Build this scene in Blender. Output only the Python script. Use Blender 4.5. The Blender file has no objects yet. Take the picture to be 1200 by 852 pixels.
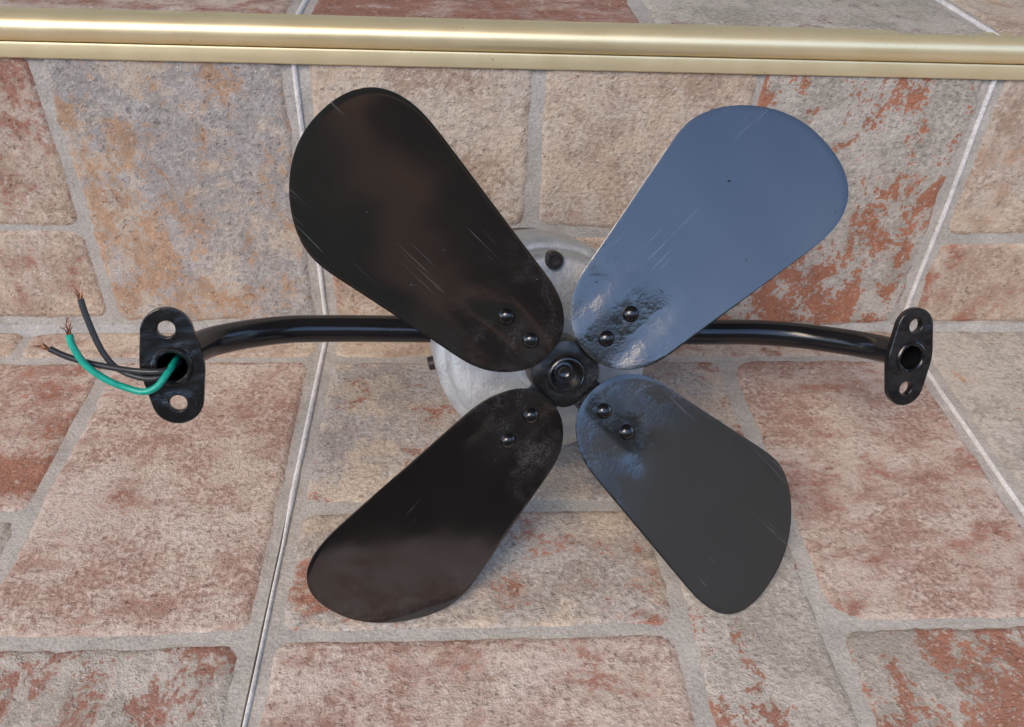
import bpy, bmesh, math, random
from mathutils import Vector, Matrix, noise

scene = bpy.context.scene
COL = scene.collection
R_ = math.radians

# ------------------------------------------------------------------ camera
cam_data = bpy.data.cameras.new('camera')
cam = bpy.data.objects.new('camera', cam_data)
COL.objects.link(cam)
ROWS = [(0.998429, -0.046163, 0.031756), (-0.003429, -0.616037, -0.787709), (0.055926, 0.786363, -0.615228)]
right, down, fwd = (Vector(r) for r in ROWS)
M = Matrix((right, -down, -fwd)).transposed().to_4x4()
M.translation = Vector((0.0775946, -0.3922957, 0.2831066))
cam.matrix_world = M
cam_data.sensor_width = 36.0
cam_data.sensor_fit = 'HORIZONTAL'
cam_data.lens = 988.0 / 1200.0 * 36.0
cam_data.clip_start = 0.01
cam_data.clip_end = 500.0
scene.camera = cam

# ------------------------------------------------------------------ sky, sun, exposure
SUN_AZ = R_(214.0)      # clockwise from +Y: in front of the steps, to the left
SUN_EL = R_(46.0)
world = bpy.data.worlds.new('World')
scene.world = world
world.use_nodes = True
wn = world.node_tree.nodes
sky = wn.new('ShaderNodeTexSky')
sky.sky_type = 'NISHITA'
sky.sun_disc = False
sky.sun_elevation = SUN_EL
sky.sun_rotation = SUN_AZ
sky.air_density = 1.0
sky.dust_density = 0.5
sky.ozone_density = 2.0
wn['Background'].inputs['Strength'].default_value = 0.15
world.node_tree.links.new(sky.outputs['Color'], wn['Background'].inputs['Color'])

sun_data = bpy.data.lights.new('sun', 'SUN')
sun_data.energy = 0.9
sun_data.angle = R_(32.0)
sun_data.color = (1.0, 0.78, 0.54)
sun = bpy.data.objects.new('sun', sun_data)
COL.objects.link(sun)
sdir = Vector((math.sin(SUN_AZ) * math.cos(SUN_EL), math.cos(SUN_AZ) * math.cos(SUN_EL), math.sin(SUN_EL)))
sun.rotation_euler = sdir.to_track_quat('Z', 'Y').to_euler()
sun.location = sdir * 5

vs = scene.view_settings
vs.view_transform = 'Standard'
vs.look = 'None'
vs.gamma = 1.0
vs.use_curve_mapping = False
vs.exposure = 1.50

# ------------------------------------------------------------------ helpers
def link(o, parent=None):
    COL.objects.link(o)
    if parent is not None:
        o.parent = parent
    return o

def mesh_obj(name, verts, faces, mat, parent=None, smooth=True, auto=None):
    me = bpy.data.meshes.new(name)
    me.from_pydata([tuple(v) for v in verts], [], faces)
    me.update()
    if smooth:
        me.polygons.foreach_set('use_smooth', [True] * len(me.polygons))
        if auto is not None:
            me.set_sharp_from_angle(angle=R_(auto))
    me.materials.append(mat)
    return link(bpy.data.objects.new(name, me), parent)

def box_data(x0, x1, y0, y1, z0, z1):
    v = [(x, y, z) for x in (x0, x1) for y in (y0, y1) for z in (z0, z1)]
    f = [(0, 1, 3, 2), (4, 6, 7, 5), (0, 4, 5, 1), (2, 3, 7, 6), (0, 2, 6, 4), (1, 5, 7, 3)]
    return v, f

def join(*parts):
    V, F = [], []
    for v, f in parts:
        n = len(V)
        V += [Vector(p) for p in v]
        F += [tuple(i + n for i in q) for q in f]
    return V, F

def lathe(profile, seg=48, center=(0, 0), z=0):
    """profile of (radius, height) round the local Z axis"""
    V, F = [], []
    rings = []
    for r, h in profile:
        if r < 1e-7:
            V.append((center[0], center[1], h + z)); rings.append([len(V) - 1] * seg)
        else:
            ids = []
            for k in range(seg):
                a = 2 * math.pi * k / seg
                V.append((center[0] + r * math.cos(a), center[1] + r * math.sin(a), h + z)); ids.append(len(V) - 1)
            rings.append(ids)
    for a, b in zip(rings[:-1], rings[1:]):
        for k in range(seg):
            j = (k + 1) % seg
            q = []
            for i in (a[k], a[j], b[j], b[k]):
                if i not in q:
                    q.append(i)
            if len(q) >= 3:
                F.append(tuple(q))
    return V, F

def catmull(pts, n=8):
    P = [Vector(p) for p in pts]
    P = [P[0] * 2 - P[1]] + P + [P[-1] * 2 - P[-2]]
    out = []
    for i in range(1, len(P) - 2):
        a, b, c, d = P[i - 1], P[i], P[i + 1], P[i + 2]
        for k in range(n):
            t = k / n
            out.append(0.5 * ((2 * b) + (c - a) * t + (2 * a - 5 * b + 4 * c - d) * t * t + (3 * b - a - 3 * c + d) * t ** 3))
    out.append(P[-2])
    return out

def tube(path, rad, seg=20, cap=True):
    V, F = [], []
    n = len(path)
    T = [(path[min(i + 1, n - 1)] - path[max(i - 1, 0)]).normalized() for i in range(n)]
    ref = Vector((0, 0, 1)) if abs(T[0].z) < 0.9 else Vector((1, 0, 0))
    u = T[0].cross(ref).normalized()
    for i in range(n):
        u = (u - T[i] * u.dot(T[i])).normalized()
        w = T[i].cross(u)
        r = rad(i / (n - 1)) if callable(rad) else rad
        for k in range(seg):
            a = 2 * math.pi * k / seg
            V.append(path[i] + (u * math.cos(a) + w * math.sin(a)) * r)
    for i in range(n - 1):
        for k in range(seg):
            j = (k + 1) % seg
            F.append((i * seg + k, i * seg + j, (i + 1) * seg + j, (i + 1) * seg + k))
    if cap:
        F.append(tuple(range(seg))[::-1]); F.append(tuple(range((n - 1) * seg, n * seg)))
    return V, F

class NB:
    """tiny node builder"""
    def __init__(self, name):
        self.m = bpy.data.materials.new(name)
        self.m.use_nodes = True
        self.t = self.m.node_tree
        self.b = self.t.nodes['Principled BSDF']
    def n(self, kind, **kw):
        nd = self.t.nodes.new('ShaderNode' + kind)
        for k, v in kw.items():
            setattr(nd, k, v)
        return nd
    def set(self, sock, v):
        if isinstance(v, bpy.types.NodeSocket):
            self.t.links.new(v, sock)
        elif isinstance(v, (tuple, list)) and len(v) == 3 and sock.type == 'RGBA':
            sock.default_value = (*v, 1)
        else:
            sock.default_value = v
    def coord(self, kind='Object', loc=(0, 0, 0), scale=(1, 1, 1), rot=(0, 0, 0)):
        tc = self.n('TexCoord'); mp = self.n('Mapping')
        self.t.links.new(tc.outputs[kind], mp.inputs['Vector'])
        mp.inputs['Location'].default_value = loc
        mp.inputs['Scale'].default_value = scale
        mp.inputs['Rotation'].default_value = rot
        return mp.outputs['Vector']
    def noise(self, vec, scale, detail=3, rough=0.55, dist=0.0):
        nd = self.n('TexNoise')
        self.t.links.new(vec, nd.inputs['Vector'])
        nd.inputs['Scale'].default_value = scale
        nd.inputs['Detail'].default_value = detail
        nd.inputs['Roughness'].default_value = rough
        nd.inputs['Distortion'].default_value = dist
        return nd.outputs['Fac']
    def rng(self, v, a, b, c=0.0, d=1.0, smooth=False):
        nd = self.n('MapRange')
        if smooth:
            nd.interpolation_type = 'SMOOTHSTEP'
        self.set(nd.inputs[0], v)
        for i, x in enumerate((a, b, c, d)):
            self.set(nd.inputs[i + 1], x)
        return nd.outputs[0]
    def math(self, op, a, b=0.5):
        nd = self.n('Math', operation=op)
        self.set(nd.inputs[0], a); self.set(nd.inputs[1], b)
        return nd.outputs[0]
    def mix(self, f, a, b, mode='MIX'):
        nd = self.n('Mix', data_type='RGBA', blend_type=mode)
        self.set(nd.inputs[0], f); self.set(nd.inputs[6], a); self.set(nd.inputs[7], b)
        return nd.outputs[2]
    def grey(self, v):
        nd = self.n('CombineColor')
        for i in range(3):
            self.set(nd.inputs[i], v)
        return nd.outputs[0]
    def bump(self, h, strength, dist, normal=None):
        nd = self.n('Bump')
        self.set(nd.inputs['Height'], h)
        nd.inputs['Strength'].default_value = strength
        nd.inputs['Distance'].default_value = dist
        if normal is not None:
            self.set(nd.inputs['Normal'], normal)
        return nd.outputs['Normal']
    def p(self, **kw):
        for k, v in kw.items():
            self.set(self.b.inputs[k.replace('_', ' ')], v)
        return self.m

# ------------------------------------------------------------------ materials: tiles
MORTAR = (0.46, 0.43, 0.385)

def mortar_mat(name, col=MORTAR):
    m = NB(name)
    v = m.coord()
    a = m.noise(v, 60, 4, 0.6)
    b = m.noise(v, 700, 3, 0.6)
    c = m.mix(m.rng(a, 0.3, 0.7), tuple(x * 0.82 for x in col), tuple(min(1, x * 1.15) for x in col))
    c = m.mix(1.0, c, m.grey(m.rng(b, 0.2, 0.8, 0.72, 1.22)), 'MULTIPLY')
    k = m.rng(m.noise(v, 300, 4, 0.65), 0.58, 0.70)
    c = m.mix(m.math('MULTIPLY', k, 0.45), c, tuple(x * 0.45 for x in col))
    k2 = m.rng(m.noise(v, 410, 4, 0.65), 0.56, 0.70)
    c = m.mix(m.math('MULTIPLY', k2, 0.4), c, tuple(min(1, x * 1.5) for x in col))
    nrm = m.bump(m.math('ADD', b, m.math('MULTIPLY', a, 1.5)), 0.7, 0.0008)
    return m.p(Base_Color=c, Roughness=0.85, Normal=nrm, Specular_IOR_Level=0.25)

def stone_mat(name, seed, a, b, patch, lo, hi, grain=0.30, stretch=(1, 1, 1), rot=0.0, mid=70, dark=0.5, glaze=(0.60, 0.485, 0.36)):
    """a/b: two mottled body colours; patch: clay colour showing through where the noise lies above lo..hi"""
    m = NB(name)
    rnd = random.Random(seed)
    off = tuple(rnd.uniform(-9, 9) for _ in range(3))
    v = m.coord(loc=off, scale=stretch, rot=(rot if stretch[2] != 1 else 0, rot, rot))
    iso = m.coord(loc=off[::-1])
    big = m.noise(v, 17, 3, 0.55)
    md = m.noise(v, mid * 0.7, 6, 0.68)
    md2 = m.noise(v, mid * 0.8, 6, 0.70, 0.35)
    fine = m.noise(iso, 430, 3, 0.6)
    vfine = m.noise(iso, 1000, 2, 0.6)
    f = m.math('ADD', m.math('MULTIPLY', big, 0.55), m.math('ADD', m.math('MULTIPLY', md, 0.45), m.math('MULTIPLY', fine, 0.40)))
    col = m.mix(m.rng(f, 0.60, 0.79, smooth=True), a, b)
    # a second, warmer bloom of cream and ochre glaze
    bloom = m.math('ADD', m.math('MULTIPLY', m.noise(iso, 26, 3, 0.6), 0.6), m.math('MULTIPLY', m.noise(iso, 120, 4, 0.65), 0.4))
    col = m.mix(m.rng(bloom, 0.47, 0.58, 0.0, 0.62, smooth=True), col, glaze)
    pm = m.math('ADD', m.math('MULTIPLY', md2, 0.62), m.math('ADD', m.math('MULTIPLY', big, 0.38), m.math('MULTIPLY', m.math('SUBTRACT', fine, 0.5), 0.30)))
    mask = m.rng(pm, lo - 0.03, hi - 0.03, smooth=True)
    pc = m.mix(m.rng(md, 0.3, 0.7), tuple(x * 0.75 for x in patch), tuple(min(1, x * 1.25) for x in patch))
    col = m.mix(m.math('MULTIPLY', mask, 0.9), col, pc)
    g = m.math('ADD', m.math('MULTIPLY', fine, 0.65), m.math('MULTIPLY', vfine, 0.35))
    col = m.mix(1.0, col, m.grey(m.rng(g, 0.30, 0.70, 1.0 - grain, 1.0 + grain)), 'MULTIPLY')
    pits = m.rng(m.noise(iso, 300, 3, 0.65), 0.60, 0.70)
    col = m.mix(m.math('MULTIPLY', pits, dark), col, m.mix(1.0, col, (0.46, 0.38, 0.34), 'MULTIPLY'))
    pale = m.rng(m.noise(iso, 350, 4, 0.7), 0.57, 0.66)
    col = m.mix(m.math('MULTIPLY', pale, 0.5), col, (0.70, 0.64, 0.56))
    h = m.math('ADD', m.math('MULTIPLY', fine, 1.3), m.math('MULTIPLY', vfine, 0.5))
    h = m.math('SUBTRACT', h, m.math('MULTIPLY', pits, 0.5))
    h = m.math('ADD', h, m.math('MULTIPLY', pale, 0.25))
    h = m.math('SUBTRACT', h, m.math('MULTIPLY', mask, 0.3))
    nrm = m.bump(h, 0.66, 0.0011)
    return m.p(Base_Color=col, Roughness=m.rng(fine, 0.3, 0.7, 0.6, 0.85), Normal=nrm, Specular_IOR_Level=0.3)

ROSE_A, ROSE_B = (0.37, 0.228, 0.175), (0.56, 0.465, 0.39)
CLAY, RUST, OCHRE = (0.285, 0.120, 0.080), (0.315, 0.130, 0.078), (0.42, 0.26, 0.155)
GREY_A, GREY_B = (0.36, 0.325, 0.27), (0.50, 0.455, 0.39)
BEIGE_A, BEIGE_B = (0.41, 0.295, 0.215), (0.54, 0.455, 0.37)
S_X = (0.75, 1.15, 1)        # streaks along the step

def rosy(seed, lo=0.55, hi=0.68, patch=CLAY):
    return stone_mat('rosy_stone', seed, ROSE_A, ROSE_B, patch, lo - 0.015, hi - 0.02, stretch=S_X, glaze=(0.57, 0.48, 0.39))
def grey(seed, lo=0.56, hi=0.60, patch=RUST, rot=0.5, mid=60):
    return stone_mat('grey_stone', seed, GREY_A, GREY_B, patch, lo, hi, grain=0.22, stretch=(1.1, 0.75, 0.8), rot=rot, mid=mid, dark=0.35, glaze=(0.55, 0.50, 0.435))
def beige(seed, lo=0.60, hi=0.72, patch=OCHRE):
    return stone_mat('beige_stone', seed, BEIGE_A, BEIGE_B, patch, lo - 0.02, hi, grain=0.24)

mat_mortar = mortar_mat('mortar')
mat_bed = mortar_mat('mortar_bed', (0.10, 0.095, 0.09))
mat_corner = mortar_mat('pale_mortar', (0.40, 0.38, 0.35))
mat_grout = mortar_mat('white_grout', (0.72, 0.70, 0.67))

# ------------------------------------------------------------------ the steps
def to_plane(kind, a, b, h):
    """a along the step, b away from the corner, h out of the surface"""
    if kind == 'tread':
        return (a, -b, h)
    if kind == 'riser':
        return (a, -h, b)
    return (a, b, UP + h)           # upper tread

UP = 0.1655

def stone(parent, kind, a0, a1, b0, b1, mat, seed, rc=0.006, height=0.0009, wob=0.0016, step=0.0020, rough=1.2):
    """one stone of the moulded tile: uneven rounded outline, worn shoulder, lumpy face"""
    mg = 0.0034
    na = max(4, int((a1 - a0 + 2 * mg) / step)); nb = max(4, int((b1 - b0 + 2 * mg) / step))
    ca, cb = (a0 + a1) / 2, (b0 + b1) / 2
    ha, hb = (a1 - a0) / 2, (b1 - b0) / 2
    V, F = [], []
    sv = Vector((seed * 3.7, seed * 1.3, seed * 7.1))
    for i in range(na + 1):
        a = a0 - mg + (a1 - a0 + 2 * mg) * i / na
        for j in range(nb + 1):
            b = b0 - mg + (b1 - b0 + 2 * mg) * j / nb
            P = Vector((a, b, 0))
            w = noise.noise(P * 45 + sv) * wob + noise.noise(P * 190 + sv) * wob * 0.45
            qa, qb = abs(a - ca) - ha + rc, abs(b - cb) - hb + rc
            d = math.hypot(max(qa, 0), max(qb, 0)) + min(max(qa, qb), 0) - rc
            s = -d + w + 0.0011
            t = min(1, max(0, (s + 0.0006) / 0.0026)); t = t * t * (3 - 2 * t)
            lump = noise.noise(P * 60 + sv) * 0.00030 + noise.noise(P * 170 + sv) * 0.00024 + noise.noise(P * 330 + sv) * 0.00016
            h = -0.0012 + t * (height + 0.0012 + lump * rough)
            V.append(to_plane(kind, a, b, h))
    flip = kind != 'tread'
    for i in range(na):
        for j in range(nb):
            q = (i * (nb + 1) + j, (i + 1) * (nb + 1) + j, (i + 1) * (nb + 1) + j + 1, i * (nb + 1) + j + 1)
            F.append(q if kind == 'upper' or kind == 'riser' else q[::-1])
    return mesh_obj('stone', V, F, mat, parent)

def slab(parent, kind, a0, a1, b0, b1, thick=0.008):
    V, F = [], []
    na, nb = 40, max(6, int((b1 - b0) / 0.008))
    for i in range(na + 1):
        for j in range(nb + 1):
            a = a0 + (a1 - a0) * i / na; b = b0 + (b1 - b0) * j / nb
            edge = i in (0, na) or j in (0, nb)
            h = noise.noise(Vector((a, b, 3)) * 90) * 0.00022 - (0.0005 if edge else 0)
            V.append(to_plane(kind, a, b, h))
    for i in range(na):
        for j in range(nb):
            q = (i * (nb + 1) + j, (i + 1) * (nb + 1) + j, (i + 1) * (nb + 1) + j + 1, i * (nb + 1) + j + 1)
            F.append(q if kind != 'tread' else q[::-1])
    # skirt down to the bed
    rim = [i * (nb + 1) for i in range(na + 1)] + [na * (nb + 1) + j for j in range(1, nb + 1)] + \
          [i * (nb + 1) + nb for i in range(na - 1, -1, -1)] + [j for j in range(nb - 1, 0, -1)]
    base = len(V)
    for k in rim:
        x, y, z = V[k]
        V.append((x, y, z - thick) if kind != 'riser' else (x, y + thick, z))
    for k in range(len(rim)):
        j = (k + 1) % len(rim)
        F.append((rim[k], rim[j], base + j, base + k))
    o = mesh_obj('tile', V, F, mat_mortar, parent, auto=40)
    return o

def structure(name, data, mat):
    o = mesh_obj(name, *data, mat, smooth=False)
    o['kind'] = 'structure'
    return o

XL, XR = -0.335, 0.668

mat_ground = mortar_mat('ground_earth', (0.050, 0.034, 0.020))
ground = structure('ground', ([(-60, -60, -0.165), (60, -60, -0.165), (60, 60, -0.165), (-60, 60, -0.165)], [(0, 1, 2, 3)]), mat_ground)

# unseen wall and roof, added only to keep sky off from behind and above
mat_sky_block = mortar_mat('sky_block_cream', (0.52, 0.47, 0.38))
structure('sky_block_wall', box_data(-4.0, 4.0, 1.60, 1.80, -0.16, 2.30), mat_sky_block)
structure('sky_block_roof', box_data(-4.0, 4.0, -1.30, 1.80, 2.301, 2.45), mat_sky_block)
mat_reflection_floor = mortar_mat('reflection_terracotta', (0.36, 0.205, 0.11))
structure('reflection_floor', box_data(-7.0, 4.0, -5.0, -2.10, -0.164, -0.155), mat_reflection_floor)  # added out of view to give the upper-left blade a brown reflection
mat_reflection_side = mortar_mat('reflection_grey', (0.47, 0.44, 0.39))
structure('reflection_wall', box_data(-7.0, 4.0, -5.2, -5.0, -0.16, 2.1), mortar_mat('reflection_olive', (0.36, 0.31, 0.18)))  # unseen, added as an olive backdrop for the blades to mirror
structure('reflection_wall', box_data(4.0, 4.2, -5.2, -1.0, -0.16, 2.1), mat_reflection_side)  # unseen, added to grey and darken what the lower-right blade mirrors

tread = structure('step_tread', box_data(XL, XR, -0.254, 0.30, -0.164, -0.0032), mat_bed)
riser = structure('step_riser', box_data(XL, XR, 0.0032, 0.30, -0.0031, 0.1560), mat_bed)
upper = structure('upper_tread', box_data(XL, XR, 0.0034, 0.60, 0.1561, UP - 0.0032), mat_bed)

G = 0.0011      # half the open joint between two tiles
tile_cols = [(-0.333, 0.0), (0.0, 0.333), (0.333, 0.666)]

# --- tread: tiles, then the stones moulded in each
T = [slab(tread, 'tread', a + G, b - G, 0.0015, 0.2535) for a, b in tile_cols]
s = 0
def st(par, kind, a0, a1, b0, b1, mat, **kw):
    global s
    s += 1
    return stone(par, kind, a0, a1, b0, b1, mat, s, **kw)

st(T[0], 'tread', -0.330, -0.166, 0.002, 0.0240, beige(11, patch=CLAY))
st(T[0], 'tread', -0.160, -0.005, 0.002, 0.0240, beige(12, 0.56, 0.70, patch=CLAY))
st(T[0], 'tread', -0.107, -0.0065, 0.0295, 0.1972, rosy(13, 0.56, 0.72))
st(T[0], 'tread', -0.330, -0.1140, 0.0300, 0.1330, rosy(14, 0.52, 0.64, patch=RUST))
st(T[0], 'tread', -0.330, -0.1140, 0.1400, 0.1972, grey(15, 0.62, 0.66))
st(T[0], 'tread', -0.330, -0.0075, 0.2032, 0.2520, grey(16, 0.50, 0.58, patch=CLAY))

st(T[1], 'tread', 0.0065, 0.327, 0.002, 0.0245, beige(21, 0.56, 0.68, patch=CLAY))
st(T[1], 'tread', 0.0070, 0.2165, 0.0300, 0.1310, stone_mat('pale_stone', 22, (0.36, 0.315, 0.28), (0.47, 0.435, 0.40), RUST, 0.575, 0.63, stretch=(0.9, 1.0, 1), rot=0.4))
st(T[1], 'tread', 0.0075, 0.1580, 0.1380, 0.1968, stone_mat('pale_stone', 23, (0.35, 0.29, 0.24), (0.46, 0.42, 0.37), RUST, 0.545, 0.63, stretch=S_X))
st(T[1], 'tread', 0.1660, 0.2170, 0.1385, 0.2520, grey(24, 0.56, 0.60, rot=0.9), wob=0.002)
st(T[1], 'tread', 0.2250, 0.3265, 0.0295, 0.1972, rosy(25, 0.53, 0.70), rc=0.014)
st(T[1], 'tread', 0.0065, 0.1580, 0.2026, 0.2520, rosy(26, 0.55, 0.70))
st(T[1], 'tread', 0.2250, 0.3265, 0.2026, 0.2520, grey(27, 0.495, 0.555, rot=0.6, mid=80), wob=0.002)

st(T[2], 'tread', 0.3400, 0.5500, 0.002, 0.1500, grey(31, 0.60, 0.66, patch=OCHRE, rot=0.8))
st(T[2], 'tread', 0.3400, 0.4400, 0.1580, 0.2520, grey(32, 0.60, 0.64))
st(T[2], 'tread', 0.5580, 0.6630, 0.002, 0.1500, rosy(33))
st(T[2], 'tread', 0.4480, 0.6630, 0.1580, 0.2520, rosy(34))

# --- riser
Q = [slab(riser, 'riser', a + G, b - G, 0.0030, 0.1550) for a, b in tile_cols]
st(Q[0], 'riser', -0.330, -0.1185, 0.0672, 0.1540, beige(41, 0.53, 0.64, patch=CLAY))
st(Q[0], 'riser', -0.330, -0.1185, 0.0105, 0.0632, beige(42, 0.54, 0.66, patch=CLAY))
st(Q[0], 'riser', -0.1120, -0.0065, 0.0070, 0.1540, stone_mat('ochre_stone', 43, (0.35, 0.32, 0.295), (0.44, 0.41, 0.385), OCHRE, 0.505, 0.60, grain=0.26, stretch=(1.0, 1, 0.75), rot=0.4, mid=75))
st(Q[1], 'riser', 0.0070, 0.1090, 0.0680, 0.1540, beige(44, 0.62, 0.74))
st(Q[1], 'riser', 0.1165, 0.2160, 0.0680, 0.1540, beige(45, 0.60, 0.70, patch=CLAY))
st(Q[1], 'riser', 0.0070, 0.2160, 0.0080, 0.0610, beige(46, 0.55, 0.64, patch=RUST))
st(Q[1], 'riser', 0.2200, 0.3265, 0.0060, 0.1540, grey(47, 0.540, 0.580, patch=(0.36, 0.13, 0.062), rot=0.45, mid=80), wob=0.0024, height=0.0010)
st(Q[2], 'riser', 0.3390, 0.5500, 0.0650, 0.1540, beige(48, 0.56, 0.68))
st(Q[2], 'riser', 0.3390, 0.4600, 0.0070, 0.0585, beige(49, 0.52, 0.62, patch=RUST))
st(Q[2], 'riser', 0.4680, 0.6630, 0.0070, 0.0585, beige(50))
st(Q[2], 'riser', 0.5580, 0.6630, 0.0650, 0.1540, beige(51))

# --- upper tread
U = [slab(upper, 'upper', a + G, b - G, 0.0040, 0.334) for a, b in tile_cols]
st(U[0], 'upper', -0.330, -0.0065, 0.0060, 0.1100, rosy(61, 0.52, 0.66))
st(U[0], 'upper', -0.330, -0.0065, 0.1180, 0.3300, rosy(62))
st(U[1], 'upper', 0.0065, 0.1610, 0.0060, 0.1700, rosy(63, 0.44, 0.60))
st(U[1], 'upper', 0.1695, 0.3265, 0.0060, 0.1100, grey(64, 0.56, 0.62, patch=(0.22, 0.14, 0.12)))
st(U[1], 'upper', 0.0065, 0.3265, 0.1780, 0.3300, rosy(65))
st(U[1], 'upper', 0.1695, 0.3265, 0.1160, 0.1720, rosy(66))
st(U[2], 'upper', 0.3395, 0.6630, 0.0060, 0.1400, beige(67))
st(U[2], 'upper', 0.3395, 0.6630, 0.1480, 0.3300, beige(68))

# --- grout lines between the tiles
def grout(parent, kind, a, b0, b1, seed, crack=None):
    V, F = [], []
    n = int((b1 - b0) / 0.003)
    for i in range(n + 1):
        b = b0 + (b1 - b0) * i / n
        k = noise.noise(Vector((seed, b * 60, 0))) * 0.0004
        l, r = -0.0013, 0.0013 + k * 0.6
        if crack and b > crack:
            t = min(1, (b - crack) / 0.03)
            l = -0.0013 + t * 0.0011
        for x, h in ((l, -0.0030), (l, 0.0000), (l * 0.5 + r * 0.5, 0.0011 + k), (r, 0.0002), (r, -0.0030)):
            V.append(to_plane(kind, a + x + noise.noise(Vector((seed, b * 18, 4))) * 0.0005, b, h))
    for i in range(n):
        for j in range(4):
            q = (i * 5 + j, i * 5 + j + 1, (i + 1) * 5 + j + 1, (i + 1) * 5 + j)
            F.append(q if kind == 'tread' else q[::-1])
    return mesh_obj('grout_line', V, F, mat_grout, parent)
for k, a in enumerate((0.0, 0.333)):
    grout(tread, 'tread', a, 0.001, 0.2530, k + 1.0, 0.125 if k == 0 else None)
    grout(riser, 'riser', a, 0.002, 0.1545, k + 5.0)
    grout(upper, 'upper', a, 0.005, 0.330, k + 9.0)
# bead in the corner of tread and riser
V, F = [], []
n = 220
for i in range(n + 1):
    a = XL + 0.002 + (XR - XL - 0.004) * i / n
    k = noise.noise(Vector((a * 70, 2, 0))) * 0.0006
    for y, z in ((0.003, 0.0052 + k), (-0.0002, 0.0040 + k), (-0.0012, 0.0014 + k * 0.5), (-0.0036 - k, 0.0002), (-0.0045 - k, -0.003)):
        V.append((a, y, z))
for i in range(n):
    for j in range(4):
        F.append((i * 5 + j, (i + 1) * 5 + j, (i + 1) * 5 + j + 1, i * 5 + j + 1)[::-1])
mesh_obj('grout_line', V, F, mat_corner, tread)

# ------------------------------------------------------------------ gold nosing strip
def gold_mat():
    m = NB('gold_anodised')
    v = m.coord(scale=(0.02, 1, 1))
    a = m.noise(v, 900, 3, 0.6)
    w = m.coord()
    b = m.noise(w, 45, 4, 0.6)
    sp = m.rng(m.noise(w, 600, 2, 0.5), 0.74, 0.80)
    c = m.mix(m.rng(b, 0.3, 0.7), (0.90, 0.75, 0.44), (0.95, 0.81, 0.51))
    c = m.mix(m.math('MULTIPLY', sp, 0.6), c, (0.12, 0.09, 0.06))
    return m.p(Base_Color=c, Metallic=0.6, Roughness=m.rng(b, 0.3, 0.7, 0.34, 0.42), Normal=m.bump(a, 0.06, 0.0003))
mat_gold = gold_mat()
prof = [(0.0060, 0.1500), (-0.0020, 0.1500), (-0.0026, 0.1506), (-0.0026, 0.1562), (-0.0022, 0.1571)]
cz, cy, rr = 0.1628, 0.0010, 0.0059
for k in range(17):
    t = R_(-82 + 172 * k / 16)
    prof.append((cy - rr * math.cos(t) * 1.05, cz + rr * math.sin(t)))
prof += [(0.0040, 0.1686), (0.0044, 0.1680), (0.0046, 0.1670), (0.0150, 0.1670), (0.0154, 0.1666), (0.0154, 0.1640)]
V, F = [], []
nx = 60
x0, x1 = -0.334, 0.667
for i in range(nx + 1):
    for y, z in prof:
        x = x0 + (x1 - x0) * i / nx
        V.append((x, y, z + 0.0006 - 0.0062 * (x - 0.1)))      # the strip is fitted a hair out of level
npf = len(prof)
for i in range(nx):
    for j in range(npf - 1):
        F.append((i * npf + j, i * npf + j + 1, (i + 1) * npf + j + 1, (i + 1) * npf + j))
F.append(tuple(range(npf))); F.append(tuple(range(nx * npf, (nx + 1) * npf))[::-1])
nosing = mesh_obj('stair_nosing', V, F, mat_gold, auto=35)
nosing['label'] = 'gold metal nosing strip with rounded bead running along the upper step edge'
nosing['category'] = 'nosing strip'

# ------------------------------------------------------------------ fan: pose
HUB = Vector((0.11488, -0.15557, 0.09174))
E1 = Vector((0.994680, 0.096589, -0.035821)); E2 = Vector((-0.005720, 0.398962, 0.916949)); EN = Vector((0.102858, -0.911866, 0.397392))
FAN = Matrix((E1, E2, EN)).transposed().to_4x4(); FAN.translation = HUB
# the motor and its mounting tubes sit turned about a degree against the blades
BODY = Matrix((Vector((0.994538, 0.103436, -0.013993)), Vector((-0.027390, 0.387988, 0.921257)), Vector((0.100720, -0.915842, 0.388702)))).transposed().to_4x4()
BODY.translation = Vector((0.115261, -0.152806, 0.089479))
fan = bpy.data.objects.new('electric_fan', None)
fan.empty_display_size = 0.03
fan.location = (0.108, -0.09, 0.0)
link(fan)
fan['label'] = 'black four-blade fan with aluminium motor and side mounting tubes lying on tiled step'
fan['category'] = 'fan'
INV = Matrix.Translation(-Vector(fan.location))

def fpart(name, data, mat, parent=None, smooth=True, auto=40, local=None, frame=None):
    """a part of the fan; data in the fan frame (x right, y up, z towards the viewer)"""
    o = mesh_obj(name, *data, mat, None, smooth, auto)
    o.parent = parent or fan
    if parent is None:
        o.matrix_local = INV @ (frame or FAN) @ (local or Matrix())
    elif local is not None:
        o.matrix_local = local
    return o

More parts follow.
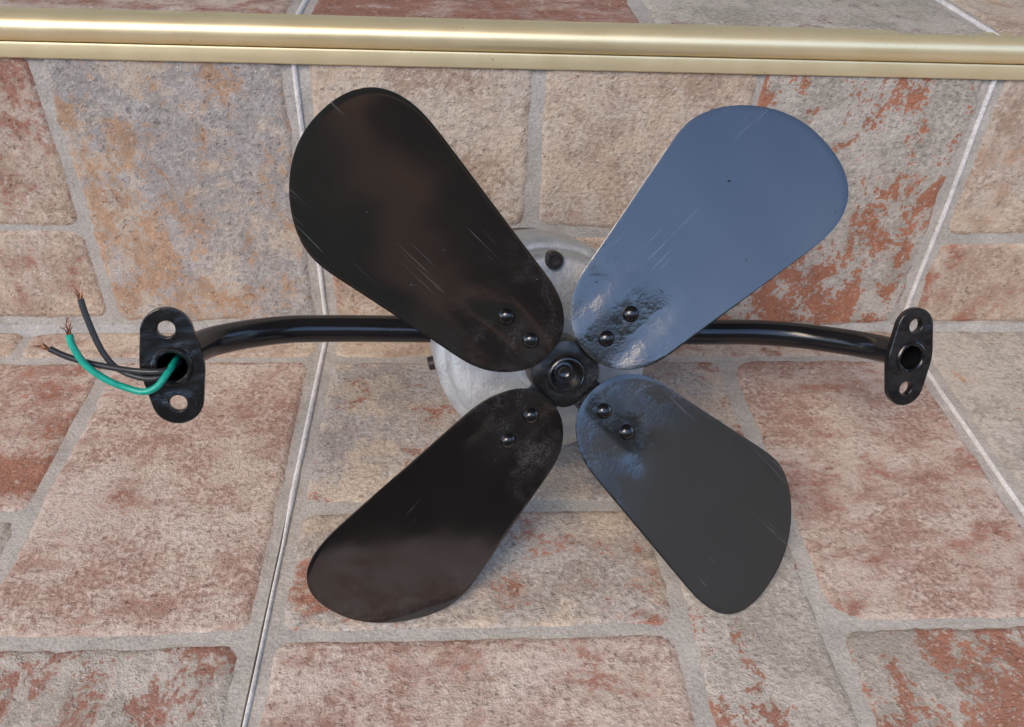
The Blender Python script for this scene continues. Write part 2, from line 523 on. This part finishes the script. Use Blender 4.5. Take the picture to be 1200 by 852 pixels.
# ------------------------------------------------------------------ fan: materials
def black_paint(name, base=(0.010, 0.010, 0.012), rough=(0.07, 0.16), dust=0.5, ior=1.55, scratch=1.0, root=False, lumpy=False):
    m = NB(name)
    tc = m.n('TexCoord'); oi = m.n('ObjectInfo')
    add = m.n('VectorMath', operation='MULTIPLY_ADD')
    cmb = m.n('CombineXYZ')
    for i in range(3):
        m.set(cmb.inputs[i], oi.outputs['Random'])
    m.set(add.inputs[0], cmb.outputs[0]); add.inputs[1].default_value = (7.3, 3.1, 5.7); m.set(add.inputs[2], tc.outputs['Object'])
    v = add.outputs[0]
    def mapped(scale, rot=0.0):
        mp = m.n('Mapping'); m.set(mp.inputs['Vector'], v); mp.inputs['Scale'].default_value = scale; mp.inputs['Rotation'].default_value = (0, 0, rot)
        return mp.outputs[0]
    big = m.noise(v, 35, 4, 0.6)
    grit = m.noise(v, 1500, 2, 0.6)
    spk = m.math('MULTIPLY', m.rng(m.noise(v, 1100, 3, 0.6), 0.665, 0.71), m.rng(m.noise(v, 30, 2), 0.45, 0.62))
    dust_zone = m.rng(m.noise(v, 55, 5, 0.7, 0.6), 0.46, 0.70, smooth=True)
    streak = m.rng(m.noise(mapped((0.035, 1.5, 1.5), 0.10), 800, 2, 0.5), 0.64, 0.70)
    szone = m.rng(m.noise(mapped((0.5, 1, 1)), 45, 2, 0.5), 0.56, 0.64)
    sc = m.math('MULTIPLY', m.math('MULTIPLY', streak, szone), scratch)
    rz = 1.0
    dz = m.math('MULTIPLY', dust_zone, 0.35)
    if root:
        sep = m.n('SeparateXYZ'); m.set(sep.inputs[0], tc.outputs['Object'])
        rz = m.rng(sep.outputs[0], 0.030, 0.060, 1.0, 0.0, smooth=True)
        dz = m.math('MULTIPLY', dust_zone, rz)
    dm = m.math('MULTIPLY', m.math('MULTIPLY', m.rng(grit, 0.40, 0.75), dz), dust)
    dm = m.math('ADD', dm, m.math('MULTIPLY', spk, 0.5 * dust))
    dm = m.math('ADD', dm, sc)
    col = m.mix(dm, base, (0.30, 0.30, 0.31))
    r = m.math('ADD', m.rng(big, 0.3, 0.7, rough[0], rough[1]), m.math('MULTIPLY', dm, 0.6))
    h = m.math('ADD', m.math('MULTIPLY', m.noise(v, 1300, 3, 0.7), 0.9), m.math('MULTIPLY', grit, 0.45))
    if root:
        r = m.math('ADD', r, m.math('MULTIPLY', m.math('MULTIPLY', rz, m.rng(m.noise(v, 48, 4, 0.65), 0.44, 0.60, smooth=True)), 0.14))
        # runs, grit and brush marks of the thick paint gather round the rivets; the rest of the blade is smooth
        crust = m.rng(m.noise(v, 48, 4, 0.65), 0.44, 0.60, smooth=True)
        rough_zone = m.math('ADD', m.math('MULTIPLY', m.math('MULTIPLY', crust, rz), 0.22), 0.008)
        h = m.math('MULTIPLY', h, rough_zone)
        pit = m.rng(m.noise(v, 210, 3, 0.6), 0.73, 0.76)
        h = m.math('SUBTRACT', h, m.math('MULTIPLY', pit, 0.8))
        big2 = m.noise(v, 22, 2, 0.5)
        nrm = m.bump(big2, 0.25, 0.0014, m.bump(h, 0.7, 0.0007))
    elif lumpy:
        big2 = m.noise(v, 85, 2, 0.5)
        nrm = m.bump(big2, 0.7, 0.0022, m.bump(h, 0.18, 0.0005))
    else:
        nrm = m.bump(h, 0.12, 0.0004)
    return m.p(Base_Color=col, Roughness=r, Normal=nrm, IOR=ior)

mat_blade = black_paint('black_blade_paint', base=(0.005, 0.005, 0.006), ior=1.95, dust=0.22, scratch=0.22, root=True)
mat_tube = black_paint('black_tube_paint', rough=(0.08, 0.16), dust=0.12, scratch=0.0)
mat_flange = black_paint('black_flange_paint', base=(0.006, 0.006, 0.007), rough=(0.12, 0.26), dust=0.30, scratch=0.2, ior=1.6, lumpy=True)
mat_hub = black_paint('black_hub_paint', base=(0.005, 0.005, 0.005), rough=(0.25, 0.40), dust=0.6, scratch=0.0, lumpy=True)
mat_rivet = black_paint('black_rivet_paint', base=(0.006, 0.006, 0.007), rough=(0.10, 0.18), dust=0.15, scratch=0.0, ior=1.65)
mat_collar = black_paint('worn_collar_paint', base=(0.008, 0.008, 0.009), rough=(0.14, 0.24), dust=0.35, scratch=0.0, ior=1.7)

def alu_mat():
    m = NB('cast_aluminium')
    v = m.coord()
    a = m.noise(v, 130, 5, 0.65)
    b = m.noise(v, 900, 3, 0.6)
    st_ = m.noise(m.coord(scale=(1, 0.12, 1), rot=(0, 0, 0.5)), 420, 3, 0.6)
    c = m.mix(m.rng(a, 0.3, 0.7), (0.46, 0.48, 0.50), (0.64, 0.66, 0.67))
    gr = m.math('MULTIPLY', m.rng(b, 0.5, 0.75), m.rng(m.noise(v, 70, 3), 0.48, 0.62))
    c = m.mix(m.math('MULTIPLY', gr, 0.8), c, (0.14, 0.15, 0.16))
    h = m.math('ADD', m.math('MULTIPLY', a, 1.2), m.math('ADD', m.math('MULTIPLY', b, 0.4), m.math('MULTIPLY', st_, 0.5)))
    return m.p(Base_Color=c, Metallic=0.6, Roughness=m.rng(a, 0.3, 0.7, 0.50, 0.66), Normal=m.bump(h, 0.5, 0.0008))
mat_alu = alu_mat()

def plain(name, col, rough=0.4, metallic=0.0, ior=1.5, bump=0.0):
    m = NB(name)
    v = m.coord()
    a = m.noise(v, 500, 3, 0.6)
    c = m.mix(m.rng(a, 0.3, 0.7), tuple(x * 0.8 for x in col), tuple(min(1, x * 1.2) for x in col))
    kw = dict(Base_Color=c, Roughness=rough, Metallic=metallic, IOR=ior)
    if bump:
        kw['Normal'] = m.bump(a, bump, 0.0004)
    return m.p(**kw)
mat_steel = plain('worn_steel', (0.30, 0.30, 0.31), 0.38, 1.0, bump=0.4)
mat_bolt = plain('dark_bolt', (0.05, 0.042, 0.042), 0.35, 0.4, bump=0.3)
mat_motor = plain('motor_black', (0.018, 0.018, 0.02), 0.4, bump=0.3)
mat_green = plain('green_insulation', (0.006, 0.36, 0.25), 0.38)
mat_wire = plain('dark_grey_insulation', (0.032, 0.034, 0.038), 0.38)
mat_copper = plain('copper', (0.40, 0.19, 0.11), 0.42, 0.8)

# ------------------------------------------------------------------ fan: motor
motor = fpart('motor', lathe([(0.0, -0.113), (0.036, -0.113), (0.0415, -0.1105), (0.0435, -0.106), (0.0440, -0.085), (0.0445, -0.0575),
                              (0.0448, -0.0572), (0.0448, -0.055), (0.030, -0.055)], 72), mat_motor, auto=30, frame=BODY)
fpart('end_bell', lathe([(0.0442, -0.0760), (0.0460, -0.0758), (0.0458, -0.0500), (0.0456, -0.0468), (0.0449, -0.0448), (0.0436, -0.0436), (0.0424, -0.0430), (0.0420, -0.0428),
                         (0.0414, -0.0420), (0.0408, -0.0375), (0.0398, -0.0352), (0.0380, -0.0342), (0.0340, -0.0338), (0.0220, -0.0334), (0.0170, -0.0330), (0.0156, -0.0318),
                         (0.0148, -0.0260), (0.0135, -0.0248), (0.0, -0.0246)], 96), mat_alu, motor, auto=50)
def bolt_data(cx, cy, z, r=0.0036, h=0.0026):
    return lathe([(r, z - 0.004), (r, z + h * 0.75), (r * 0.86, z + h), (r * 0.62, z + h), (r * 0.56, z + h - 0.0006), (0.0, z + h - 0.0008)], 24, (cx, cy))
for a in (87, 147):
    fpart('bolt', bolt_data(0.0382 * math.cos(R_(a)), 0.0382 * math.sin(R_(a)), -0.0338), mat_bolt, motor)
# set screws standing out of the motor's flank
side = join(lathe([(0.0040, 0.0), (0.0040, 0.0012), (0.0030, 0.0013), (0.0030, 0.0042), (0.0026, 0.0046), (0.0, 0.0046)], 16))
for ang in (191,):
    o = fpart('side_screw', side, mat_bolt, motor)
    d = Vector((math.cos(R_(ang)), math.sin(R_(ang)), 0))
    mtx = d.to_track_quat('Z', 'Y').to_matrix().to_4x4(); mtx.translation = d * 0.0440 + Vector((0, 0, -0.063))
    o.matrix_local = mtx
fpart('shaft', lathe([(0.004, -0.030), (0.004, -0.0135)], 24), mat_steel)

# ------------------------------------------------------------------ fan: hub and arms
def hub_profile():
    V, F = [], []
    seg = 64
    levels = [(1.0, -0.0150), (1.0, -0.0050), (0.95, -0.0034), (0.82, -0.0029), (0.55, -0.0030)]
    for sc, z in levels:
        for k in range(seg):
            a = 2 * math.pi * k / seg
            r = 0.0126 * (1 + 0.05 * math.cos(4 * a)) * sc     # cast boss, squarish towards the gaps
            V.append((r * math.cos(a), r * math.sin(a), z))
    for i in range(len(levels) - 1):
        for k in range(seg):
            j = (k + 1) % seg
            F.append((i * seg + k, i * seg + j, (i + 1) * seg + j, (i + 1) * seg + k))
    F.append(tuple(range(seg))[::-1])
    return V, F
hub = fpart('hub', hub_profile(), mat_hub)
fpart('hub_collar', lathe([(0.0082, -0.0040), (0.0074, -0.0030), (0.0070, -0.0016), (0.0067, -0.0010), (0.0062, -0.0008), (0.0058, -0.0012), (0.0055, -0.0026), (0.0052, -0.0050), (0.0044, -0.0060),
                           (0.0036, -0.0056), (0.0028, -0.0056), (0.0022, -0.0064), (0.0012, -0.0068), (0.0, -0.0068)], 48), mat_collar, hub)

AZ = [R_(45) + 0.0, R_(135) - 0.0021, R_(225) + 0.0378, R_(315) + 0.0158]
PITCH = [-0.23648, -0.31542, -0.28027, -0.31242]
U_C = 0.0830
def sstep(a, b, x):
    t = min(1, max(0, (x - a) / (b - a)))
    return t * t * (3 - 2 * t)

def blade_outline():
    """paddle: rounded root, straight tapering flanks, lopsided rounded tip (u along the blade, v across)"""
    u0, ur, nr, u1 = 0.01019, 0.03533, 2.0, 0.12442
    def side(w0, w1, ut, nt, sg):
        P = []
        for k in range(14):
            t = math.pi / 2 * k / 14
            P.append((ut + (u1 - ut) * math.cos(t) ** (2 / nt), sg * w1 * math.sin(t) ** (2 / nt)))
        for k in range(12):
            t = k / 12
            P.append((ut + (ur - ut) * t, sg * (w1 + (w0 - w1) * t)))
        for k in range(15):
            t = math.pi / 2 * (1 - k / 14)
            P.append((ur + (u0 - ur) * max(0, math.cos(t)) ** (2 / nr), sg * w0 * math.sin(t) ** (2 / nr)))
        return P
    P = side(0.02384, 0.03463, 0.09266, 1.72, 1) + side(0.02127, 0.03047, 0.09982, 2.7, -1)[::-1][1:-1]
    P = [Vector((u, v, 0)) for u, v in P]
    # even spacing, then round off what is left of the corners
    L = [0.0]
    for a, b in zip(P, P[1:] + P[:1]):
        L.append(L[-1] + (b - a).length)
    n, out, k = 128, [], 0
    for i in range(n):
        d = L[-1] * i / n
        while L[k + 1] < d:
            k += 1
        t = (d - L[k]) / max(1e-9, L[k + 1] - L[k])
        out.append(P[k].lerp(P[(k + 1) % len(P)], t))
    for _ in range(10):
        out = [(out[i - 1] + out[i] * 2 + out[(i + 1) % n]) / 4 for i in range(n)]
    return [p * 0.991 for p in out]
P3 = blade_outline()
NO = len(P3)

def blade_z(u, v):
    z = 1.64 * v * v - 0.70 * (u - U_C) * v              # dish and twist
    # pressed seat over the spider arm: flattened back towards the fan's own plane
    m = sstep(0.0150, 0.0050, abs(v)) * sstep(0.052, 0.034, u)
    z += 0.10 * v * m
    z += 0.00025 * noise.noise(Vector((u * 40, v * 40, 1)))
    return z

def blade_data():
    th = 0.00045
    V, F = [], []
    cu, cv = 0.066, 0.0
    scales = [0.0] + [k / 22 for k in range(1, 22)] + [0.985, 1.0]
    top = []
    for sc in scales:
        ring = []
        for p in (P3 if sc > 0 else P3[:1]):
            u, v = cu + (p.x - cu) * sc, cv + (p.y - cv) * sc
            drop = 0.00012 if sc == 1.0 else 0
            V.append((u, v, blade_z(u, v) - drop)); ring.append(len(V) - 1)
        top.append(ring)
    bot = []
    for sc in scales:
        ring = []
        for p in (P3 if sc > 0 else P3[:1]):
            u, v = cu + (p.x - cu) * sc, cv + (p.y - cv) * sc
            drop = 0.00012 if sc == 1.0 else 0
            V.append((u, v, blade_z(u, v) - 2 * th + drop)); ring.append(len(V) - 1)
        bot.append(ring)
    for rings, flip in ((top, False), (bot, True)):
        for a, b in zip(rings[:-1], rings[1:]):
            for k in range(NO):
                j = (k + 1) % NO
                q = (a[0], b[k], b[j]) if len(a) == 1 else (a[k], b[k], b[j], a[j])
                F.append(q[::-1] if flip else q)
    for k in range(NO):
        j = (k + 1) % NO
        F.append((top[-1][k], bot[-1][k], bot[-1][j], top[-1][j]))
    return V, F

blade_me = None
rivet_me = None
RIV = (0.0196, 0.0320)
for k in range(4):
    # spider arm behind the blade
    c, s_ = math.cos(AZ[k]), math.sin(AZ[k])
    L = Matrix(((c, -s_, 0, 0), (s_, c, 0, 0), (0, 0, 1, 0), (0, 0, 0, 1)))
    LP = L @ Matrix.Rotation(PITCH[k], 4, 'X')
    V, F = [], []
    n = 12
    for i in range(n + 1):
        u = 0.0105 + 0.0300 * i / n
        hw = 0.0062 if i < n else 0.0045
        tw = sstep(0.010, 0.020, u) * (PITCH[k] + 0.20)
        for v, z in ((-hw, -0.0060), (hw, -0.0060), (hw, -0.0034), (-hw, -0.0034)):
            V.append((u, v * math.cos(tw) - z * math.sin(tw) * 0, v * math.sin(tw) + z))
    for i in range(n):
        for j in range(4):
            q = (j + 1) % 4
            F.append((i * 4 + j, (i + 1) * 4 + j, (i + 1) * 4 + q, i * 4 + q))
    F.append((0, 1, 2, 3)); F.append(tuple(n * 4 + j for j in (3, 2, 1, 0)))
    fpart('spider_arm', (V, F), mat_hub, hub, smooth=False, local=L)
    if blade_me is None:
        b = fpart('blade', blade_data(), mat_blade, auto=50, local=LP)
        blade_me = b.data
    else:
        b = bpy.data.objects.new('blade', blade_me)
        link(b, fan)
        b.matrix_local = INV @ FAN @ LP @ Matrix.Scale((1, 1.003, 1.0, 1.0)[k], 4)
    for u in RIV:
        if rivet_me is None:
            prf = [(0.0029 * math.cos(R_(t)), 0.0021 * math.sin(R_(t))) for t in range(0, 91, 10)]
            r = fpart('rivet', lathe([(0.0031, -0.0004), (0.0030, 0.0002)] + [(max(x, 0), z + 0.0003) for x, z in prf[:-1]] + [(0.0, 0.0024)], 28), mat_rivet, b)
            rivet_me = r.data
        else:
            r = bpy.data.objects.new('rivet', rivet_me)
            link(r, b)
        r.matrix_local = Matrix.Translation((u, 0.0, blade_z(u, 0)))

# ------------------------------------------------------------------ fan: mounting tubes with end flanges
MM = 0.001
def fp(x, y, z):
    return Vector((x * MM, y * MM, z * MM))
LEFT = [(-40, 3.7, -72), (-62, 5.0, -72.5), (-84, 6.4, -72), (-105, 7.8, -69), (-118, 8.5, -62), (-127, 9.0, -54), (-134, 9.2, -45), (-138, 9.2, -33), (-140, 9.0, -22), (-140.3, 8.9, -13)]
RIGHT = [(40, -1.3, -72), (83, -4.0, -72.5), (100, -5.0, -73), (112.5, -5.8, -71.5), (127, -6.7, -66), (138.7, -7.4, -57), (146.5, -7.8, -49), (151, -7.9, -41), (152.6, -7.6, -33), (152.8, -7.3, -24)]

def flange_data(seed, cyo):
    cu = bpy.data.curves.new('tmp', 'CURVE')
    cu.dimensions = '2D'; cu.fill_mode = 'BOTH'; cu.extrude = 0.0011; cu.bevel_depth = 0.0004; cu.bevel_resolution = 2
    def poly(pts):
        sp = cu.splines.new('POLY'); sp.points.add(len(pts) - 1); sp.use_cyclic_u = True
        for q, (x, y) in zip(sp.points, pts):
            q.co = (x, y, 0, 1)
    rnd = random.Random(seed)
    pts = []
    for k in range(72):
        a = 2 * math.pi * k / 72
        # convex hull of end circles (r 8.6 at +-12.4) and the middle boss (r 10.6)
        d = Vector((math.cos(a), math.sin(a)))
        sup = max(d.y * 0.0124 + 0.0084, -d.y * 0.0124 + 0.0084, 0.0104)
        pts.append((d, sup))
    hull = []
    for k in range(72):
        d0, s0 = pts[k]; d1, s1 = pts[(k + 1) % 72]
        det = d0.x * d1.y - d0.y * d1.x
        hull.append(((s0 * d1.y - s1 * d0.y) / det, (d0.x * s1 - d1.x * s0) / det))
    poly(hull)
    for cy, r in ((0.0136, 0.0034), (-0.0136, 0.0034)):
        poly([(r * math.cos(2 * math.pi * k / 28), cy + r * math.sin(2 * math.pi * k / 28)) for k in range(28)][::-1])
    poly([(0.0056 * math.cos(2 * math.pi * k / 36), 0.0056 * math.sin(2 * math.pi * k / 36)) for k in range(36)][::-1])
    ob = bpy.data.objects.new('tmp', cu)
    COL.objects.link(ob)
    dg = bpy.context.evaluated_depsgraph_get()
    me = bpy.data.meshes.new_from_object(ob.evaluated_get(dg))
    V = [v.co.copy() for v in me.vertices]; F = [tuple(p.vertices) for p in me.polygons]
    bpy.data.objects.remove(ob); bpy.data.curves.remove(cu); bpy.data.meshes.remove(me)
    # weld bead round the tube mouth
    W, WF = [], []
    n1, n2 = 40, 10
    for i in range(n1):
        a = 2 * math.pi * i / n1
        br = 0.0011 + 0.0004 * noise.noise(Vector((math.cos(a) * 2, math.sin(a) * 2, seed)))
        for j in range(n2):
            t = 2 * math.pi * j / n2
            r = 0.0061 + br * math.cos(t)
            W.append((r * math.cos(a), r * math.sin(a), 0.0012 + br * math.sin(t)))
    for i in range(n1):
        for j in range(n2):
            i2, j2 = (i + 1) % n1, (j + 1) % n2
            WF.append((i * n2 + j, i2 * n2 + j, i2 * n2 + j2, i * n2 + j2))
    return join((V, F), (W, WF))

for side_, path in ((0, LEFT), (1, RIGHT)):
    pts = catmull([fp(*p) for p in path], 8)
    outer = tube(pts, 0.0059, 28, cap=False)
    inner = tube(pts[-30:], 0.0049, 24, cap=False)
    inner = (inner[0], [q[::-1] for q in inner[1]])
    t = fpart('mounting_tube', join(outer, inner), mat_tube, auto=60, frame=BODY)
    end = pts[-1]
    Lf = Matrix.Translation(end) @ Matrix.Rotation(R_((2.0, -3.0)[side_]), 4, 'Z') @ Matrix.Rotation(R_((4.0, 6.0)[side_]), 4, 'Y')
    fl = fpart('flange', flange_data(side_ + 1, 0), mat_flange, t, auto=30)
    fl.matrix_local = Lf

# ------------------------------------------------------------------ fan: wires
def wire(name, path, mat, rad, strands, seed):
    pts = catmull([fp(*p) for p in path], 8)
    w = fpart(name, tube(pts, rad, 14), mat, auto=60, frame=BODY)
    rnd = random.Random(seed)
    d = (pts[-1] - pts[-3]).normalized()
    parts = []
    for k in range(strands):
        off = Vector((rnd.uniform(-1, 1), rnd.uniform(-1, 1), rnd.uniform(-1, 1))) * 0.0006
        dr = (d + Vector((rnd.uniform(-1, 1), rnd.uniform(-1, 1), rnd.uniform(-1, 1))) * 0.6).normalized()
        ln = rnd.uniform(0.0022, 0.0055)
        a = pts[-1] - d * 0.001 + off
        b = a + d * ln * 0.5 + dr * ln * 0.15
        c = b + dr * ln * 0.6
        parts.append(tube(catmull([a, b, c], 4), 0.00013, 6))
    fpart('copper_strands', join(*parts), mat_copper, w, auto=60)
    return w

def along(px):      # (fan-frame mm at depth -6) list -> as is, with start inside the tube
    return px
wire('green_wire', [(-140.0, 10.5, -24), (-140.2, 9.6, -16), (-141.2, 7.6, -8), (-144.4, 3.8, -5), (-148.8, 2.2, -5), (-154.3, 3.5, -6), (-160.8, 7.0, -6), (-166.9, 12.8, -6), (-170.0, 19.6, -6), (-170.5, 23.5, -6)], mat_green, 0.0012, 15, 3)
wire('grey_wire', [(-138.8, 9.5, -24), (-139.5, 8.6, -16), (-142, 8.4, -9), (-146, 8.4, -8), (-152.5, 8.9, -9), (-160, 10.6, -9), (-167.5, 12.8, -9), (-174.0, 15.5, -9), (-178.5, 18.2, -9)], mat_wire, 0.00108, 15, 5)
wire('grey_wire', [(-140.6, 8.0, -24), (-140.8, 7.4, -17), (-143.5, 6.0, -10.5), (-148, 5.6, -9.5), (-154, 7.2, -10), (-159.0, 10.2, -11), (-161.8, 14.5, -11), (-164.0, 20.5, -11), (-166.2, 30.0, -11), (-166.9, 34.5, -11)], mat_wire, 0.00108, 15, 8)
